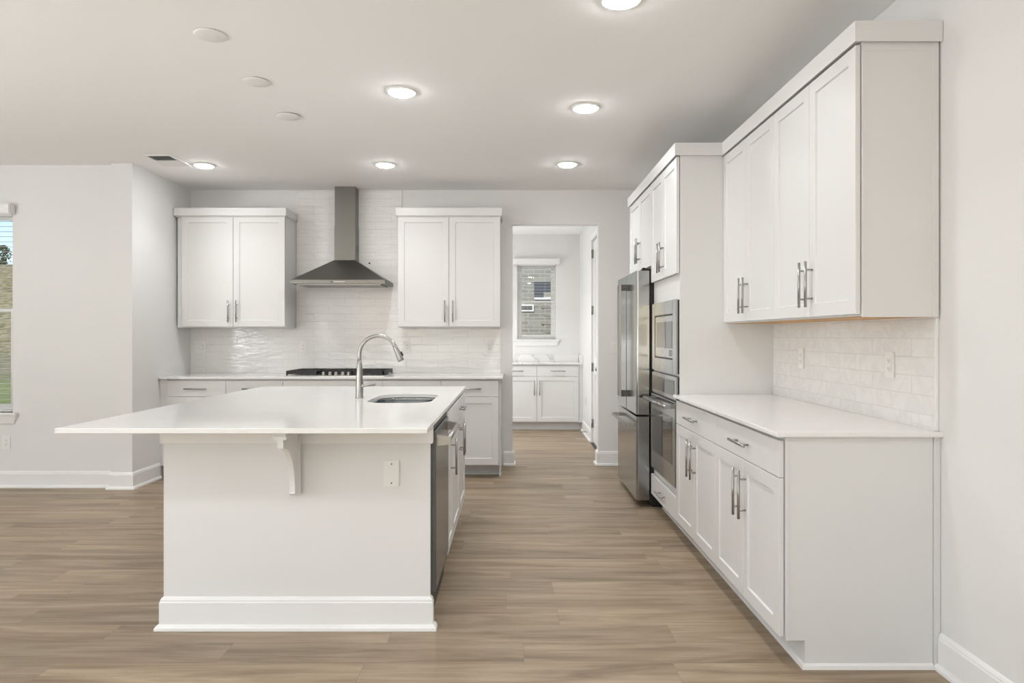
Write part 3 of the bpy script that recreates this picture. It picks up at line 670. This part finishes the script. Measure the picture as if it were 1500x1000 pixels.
MB().box(mx+.0025, mx+.004, wy0+.03, wy1-.05, wz0+.075, wz1-.05).build('door_window', GLASSB, dr_)
cp = MB()
for r_ in range(3):
    for c_ in range(4): cp.box(mx+.0034, mx+.004, wy0+.03+c_*.022, wy0+.046+c_*.022, wz0+.026+r_*.014, wz0+.034+r_*.014)
cp.build('buttons', SLOT, dr_)
t = thing('wall_oven', 'built-in stainless wall oven with bar handle and dark window', 'oven', (TF, 4.735, .31))
MB().box(TF+.001, TF+.5, oy0+.03, oy1-.03, .32, 1.02).build('case', BLACK, t)
MB().box(TF-.010, TF-.0005, oy0+.002, oy1-.002, .315, 1.028).build('gasket', BLACK, t)
cpn = MB().box(mx, TF-.010, oy0, oy1, .880, 1.030, .003).build('control_panel', STEEL, t)
MB().box(mx-.0012, mx+.0006, oy0+.05, oy1-.02, .905, 1.005).build('display', GLASSB, cpn)
dr_ = MB().box(mx-.006, TF-.010, oy0, oy1, .318, .868, .004).build('door', STEEL, t)
MB().box(mx-.0075, mx-.0055, oy0+.085, oy1-.055, .455, .765).build('door_window', GLASSB, dr_)
hh = MB().tube([(mx-.060, oy0+.02, .835), (mx-.060, oy1-.02, .835)], .0125, 18)
for yy in (oy0+.075, oy1-.075): hh.box(mx-.060, mx-.006, yy-.016, yy+.016, .822, .848, .003)
hh.build('handle', STEEL, dr_)

t = thing('refrigerator', 'stainless french door refrigerator with bottom freezer drawer', 'refrigerator', (1.04, 5.61, 0))
fy0, fy1 = 5.150, 6.055
fx = .938
MB().box(1.045, XR-.03, fy0+.004, fy1-.004, .03, 1.775, .004).build('case', BLACK, t)
MB().box(1.06, XR-.10, fy0+.02, fy1-.02, 0, .03).build('base_grille', BLACK, t)
mid = (fy0+fy1)/2
BRK = mat('handle_bracket_grey', (.10, .10, .098), .35, .8)
def fdoor(y0, y1, z0, z1):
    r = .018; P = []
    for (cx_, cy_, a0) in ((fx+r, y0+r, PI), (fx+r, y1-r, PI/2)):
        seq = range(7) 
        for i in seq:
            a = a0 + PI/2*i/6 if a0 == PI else a0 + PI/2*i/6
            P.append((cx_+r*math.cos(a), cy_+r*math.sin(a)))
    P1 = [(fx+r-r*math.sin(PI/2*i/6), y0+r-r*math.cos(PI/2*i/6)) for i in range(7)]
    P2 = [(fx+r-r*math.cos(PI/2*i/6), y1-r+r*math.sin(PI/2*i/6)) for i in range(7)]
    return MB().prism([(1.036, y0)]+P1+P2+[(1.036, y1)], z0, z1, 'z')
for (a, c2, hy) in ((fy0, mid-.0025, mid-.042), (mid+.0025, fy1, mid+.042)):
    dd = fdoor(a, c2, .700, 1.785).build('fridge_door', STEEL, t)
    h = MB().box(fx-.066, fx-.050, hy-.013, hy+.013, .80, 1.71, .003).build('handle', NICKEL, dd)
    for z0 in (.80, 1.665): MB().box(fx-.0498, fx, hy-.014, hy+.014, z0, z0+.045, .003).build('handle_bracket', BRK, h)
dd = fdoor(fy0, fy1, .055, .684).build('freezer_drawer', STEEL, t)
h = MB().box(fx-.066, fx-.050, fy0+.07, fy1-.07, .600, .622, .003)
for yy in (fy0+.07, fy1-.096): h.box(fx-.050, fx, yy, yy+.026, .596, .626, .003)
h.build('handle', NICKEL, dd)
for yy in (fy0+.03, fy1-.09):
    MB().box(.985, 1.13, yy, yy+.06, 1.7855, 1.803, .004).lathe([(.014, 1.803), (.014, 1.812)], (1.005, yy+.03, 0), 14).build('hinge_cover', BLACK, t)

# ------------------------------------------------------------------ pantry cabinets
pf = 9.35; pd = YP-pf-.001
for x0, x1, hg, lab in ((.341, .912, 'r', 'white base cabinet on the right in the pantry hall'), (-.232, .341, 'l', 'white base cabinet partly hidden left in the pantry hall'), (-.805, -.232, 'l', None)):
    if lab is None: continue
    cabinet('base_cabinet', lab, 'cabinet', (x0, pf, 0), 0, x1-x0, pd, .108, CT, base_fronts(x1-x0, 0, hinge=hg), toe=.075, group='base cabinets in the pantry hall')
tag(MB().box(.9125, PXR-.001, pf-.01, pf+.02, .108, CT).box(.9125, PXR-.001, pf+.075, pf+.09, 0, .108).build('filler_strip', CAB), 'narrow white filler strip beside the pantry side wall', 'filler strip')
tag(MB().box(-.24, PXR-.001, pf-.045, YP-.001, CT, .922, .003).build('countertop', MARBLE), 'veined white countertop on the pantry cabinets below the small window', 'countertop')
tag(MB().box(-.24, PXR-.021, YP-.019, YP-.001, .9221, 1.025, .002).box(PXR-.019, PXR-.001, pf-.045, YP-.0195, .9221, 1.025, .002).build('stone_upstand', MARBLE), 'grey veined marble upstand at the back of the pantry counter', 'backsplash')

# ------------------------------------------------------------------ ceiling fixtures
labs = {0: 'lit recessed downlight over the island sink', 1: 'lit recessed downlight over the aisle beside the oven', 2: 'lit recessed downlight in the middle of the back row', 3: 'lit recessed downlight at the left of the back row near the vent', 4: 'lit recessed downlight at the right of the back row near the hall opening', 5: 'lit recessed downlight cut by the top edge of the photo'}
proto = None
for i, (x, y) in enumerate(LAMPS):
    if proto is None:
        proto = thing('recessed_light', labs[0], 'ceiling light', (x, y, CEIL), 0, 'recessed downlights in the ceiling')
        MB().lathe([(.093, -.0005), (.093, -.004), (.088, -.009), (.074, -.011), (.073, -.003)], (0, 0, 0), 40).build('trim_ring', PLATE, proto, False)
        MB().lathe([(.0735, -.009), (.072, -.013), (.060, -.019), (.040, -.023), (.015, -.025), (.001, -.0255)], (0, 0, 0), 40).build('lens', LENS, proto, False)
        o = proto
    else:
        o = copy_tree(proto); o.location = (x, y, CEIL)
        o['label'] = labs.get(i, 'lit recessed downlight in the ceiling outside the photo')
    lamp('downlight_beam', 'AREA', (x, y, CEIL-.03), (0, 0, 0), 2.9 if y < 7 else 11, (.955, .98, 1.0), shape='DISK', size=.14, spread=math.radians(118))
COVM = mat('cover_paint', (.84, .825, .80), .6)
for i, (x, y, dz, lab) in enumerate(((-1.457, 3.30, .002, 'round white cover plate on the ceiling, nearest of three in the row'), (-1.461, 3.906, .003, 'round white cover plate on the ceiling, middle one of three'), (-1.475, 4.51, .008, 'round white cover plate on the ceiling, farthest of three with a gap'))):
    o = MB().lathe([(.070, -.0005-dz*.6), (.076, -.001-dz), (.076, -.003-dz), (.070, -.0065-dz), (.02, -.008-dz)], (x, y, CEIL), 36).lathe([(.045, -.0003), (.045, -dz-.001)], (x, y, CEIL), 20).build('ceiling_cover', COVM)
    tag(o, lab, 'ceiling cover', 'round blank covers above the island')
t = thing('ceiling_vent', 'white ceiling air vent left of the back row of downlights', 'air vent', (-2.84, 5.68, CEIL))
vx0, vx1, vy0, vy1 = -2.97, -2.74, 5.48, 5.84
MB().box(vx0, vx1, vy0, vy0+.028, CEIL-.008, CEIL-.0005, .003).box(vx0, vx1, vy1-.028, vy1, CEIL-.008, CEIL-.0005, .003).box(vx0, vx0+.028, vy0+.028, vy1-.028, CEIL-.008, CEIL-.0005, .003).box(vx1-.028, vx1, vy0+.028, vy1-.028, CEIL-.008, CEIL-.0005, .003).build('frame', PLATE, t)
MB().box(vx0+.028, vx1-.028, vy0+.028, vy1-.028, CEIL-.002, CEIL-.0006).build('duct_opening', GREYVENT, t)
lv = MB()
for i in range(10):
    yy = vy0+.04+i*.0305
    ang = .014 if i < 5 else -.014
    lv.prism([(yy-ang, CEIL-.010), (yy-ang+.0015, CEIL-.010), (yy+ang+.0015, CEIL-.0022), (yy+ang, CEIL-.0022)], vx0+.028, vx1-.028, 'x')
lv.build('louvres', PLATE, t)

# ------------------------------------------------------------------ outside
def terrain():
    m = MB(); bm = m.bm; nx, ny = 50, 44; G = []
    for j in range(ny+1):
        y = 6.2 + (j/ny)**1.6*95; row = []
        for i in range(nx+1):
            x = -110 + i*(115/nx)
            r = max(0, y-22); z = -.35 + min(r*.02, .5) + max(0, min(1, (y-44)/24))**1.2*8.6 + .25*math.sin(x*.21+y*.13)*min(1, r/15)
            row.append(bm.verts.new((x, y, z)))
        G.append(row)
    for j in range(ny):
        for i in range(nx): f = bm.faces.new((G[j][i], G[j][i+1], G[j+1][i+1], G[j+1][i])); f.smooth = True
    return m
def ground_mat():
    m, t, b = nodes('grass_and_scrub'); g = N(t, 'ShaderNodeNewGeometry'); sep = N(t, 'ShaderNodeSeparateXYZ'); t.links.new(g.outputs['Position'], sep.inputs[0])
    n = N(t, 'ShaderNodeTexNoise', Scale=.35, Detail=7.0); t.links.new(g.outputs['Position'], n.inputs['Vector'])
    n2 = N(t, 'ShaderNodeTexNoise', Scale=2.2, Detail=5.0); t.links.new(g.outputs['Position'], n2.inputs['Vector'])
    mr = N(t, 'ShaderNodeMapRange'); mr.inputs[1].default_value = 19; mr.inputs[2].default_value = 34; t.links.new(sep.outputs[1], mr.inputs[0])
    ad = N(t, 'ShaderNodeMath', operation='ADD'); t.links.new(mr.outputs[0], ad.inputs[0]); t.links.new(n.outputs[0], ad.inputs[1])
    r = ramp(t, [(.80, (0, 0, 0)), (.98, (1, 1, 1))]); t.links.new(ad.outputs[0], r.inputs[0])
    ra = ramp(t, [(.35, (.15, .20, .045)), (.65, (.30, .31, .09))]); rb = ramp(t, [(.30, (.10, .085, .045)), (.48, (.22, .20, .085)), (.60, (.33, .27, .16)), (.78, (.42, .36, .24))])
    t.links.new(n2.outputs[0], ra.inputs[0]); t.links.new(n2.outputs[0], rb.inputs[0])
    mx = N(t, 'ShaderNodeMix', data_type='RGBA'); t.links.new(r.outputs[0], mx.inputs[0]); t.links.new(ra.outputs[0], mx.inputs[6]); t.links.new(rb.outputs[0], mx.inputs[7])
    t.links.new(mx.outputs[2], b.inputs['Base Color']); b.inputs['Roughness'].default_value = .95
    return m
tag(terrain().build('lawn', ground_mat()), 'green lawn rising to a dry brown slope outside the left window', 'ground', None, 'structure')
def tree(x, y, z, s, lab):
    t = thing('tree', lab, 'tree', (x, y, z), 0, 'trees on top of the slope outside the left window')
    MB().tube([(x, y, z-.3), (x+.05*s, y, z+.8*s), (x, y, z+1.7*s)], [.13*s, .09*s, .04*s], 8).build('trunk', BARK, t)
    m = MB(); bm = m.bm
    for k in range(300):
        a = random.uniform(0, 2*PI); h = random.uniform(.5, 2.5)*s; rr = random.uniform(0, .9)*s*math.sin(max(.1, (h/s-.4)/2.3*PI))
        c = Vector((x+rr*math.cos(a), y+rr*math.sin(a), z+h)); q = .16*s
        n1 = Vector((random.gauss(0, 1), random.gauss(0, 1), random.gauss(0, 1))).normalized(); n2 = n1.orthogonal().normalized(); n3 = n1.cross(n2)
        bm.faces.new([bm.verts.new(c+n2*q), bm.verts.new(c+n3*q*.6), bm.verts.new(c-n2*q), bm.verts.new(c-n3*q*.6)])
    m.build('foliage', FOLI, t)
for i in range(6):
    x = -60+i*3.9; y = 70+(i % 2)*4
    tree(x, y, 8.0, random.uniform(.7, 1.1), 'dark leafy tree on the skyline seen through the left window')
# neighbouring brick house beyond the pantry window
ny = 13.0
t = thing('brick_house', 'tan brick neighbouring house seen through the small pantry window', 'house', (.5, ny, -.35))
MB().box(-2.6, 3.4, ny, ny+5, -.35, 4.6).build('brick_wall', BRICK, t)
MB().prism([(ny-.4, 4.6), (ny+5.4, 4.6), (ny+2.5, 6.6)], -2.9, 3.7, 'x').build('roof', ROOFM, t)
m = MB()
for i in range(16):
    if i % 2 == 0: m.box(.56, .76, ny-.03, ny-.001, -.35+i*.155, -.35+i*.155+.145)
    else: m.box(.60, .76, ny-.03, ny-.001, -.35+i*.155, -.35+i*.155+.145)
m.build('corner_quoins', BRICK, t)
m = MB().box(.42, 1.5, ny-.02, ny-.001, 2.02, 2.32); wf = m.build('upper_window', mat('house_window', (.10, .11, .12), .15), t)
MB().box(.42, 1.5, ny-.05, ny-.021, 1.98, 2.02).build('ledge', VINYL, wf)
wf = MB().box(-.25, .415, ny-.03, ny-.001, 1.755, 1.89).build('small_window', VINYL, t)
MB().box(-.22, .385, ny-.032, ny-.0305, 1.785, 1.86).build('pane', mat('house_pane', (.12, .12, .10), .2), wf)
tag(MB().box(-4, 6, YP+.16, ny-.01, -.5, -.35).build('side_yard', GRASS), 'strip of grass between the house and the brick neighbour', 'ground', None, 'structure')
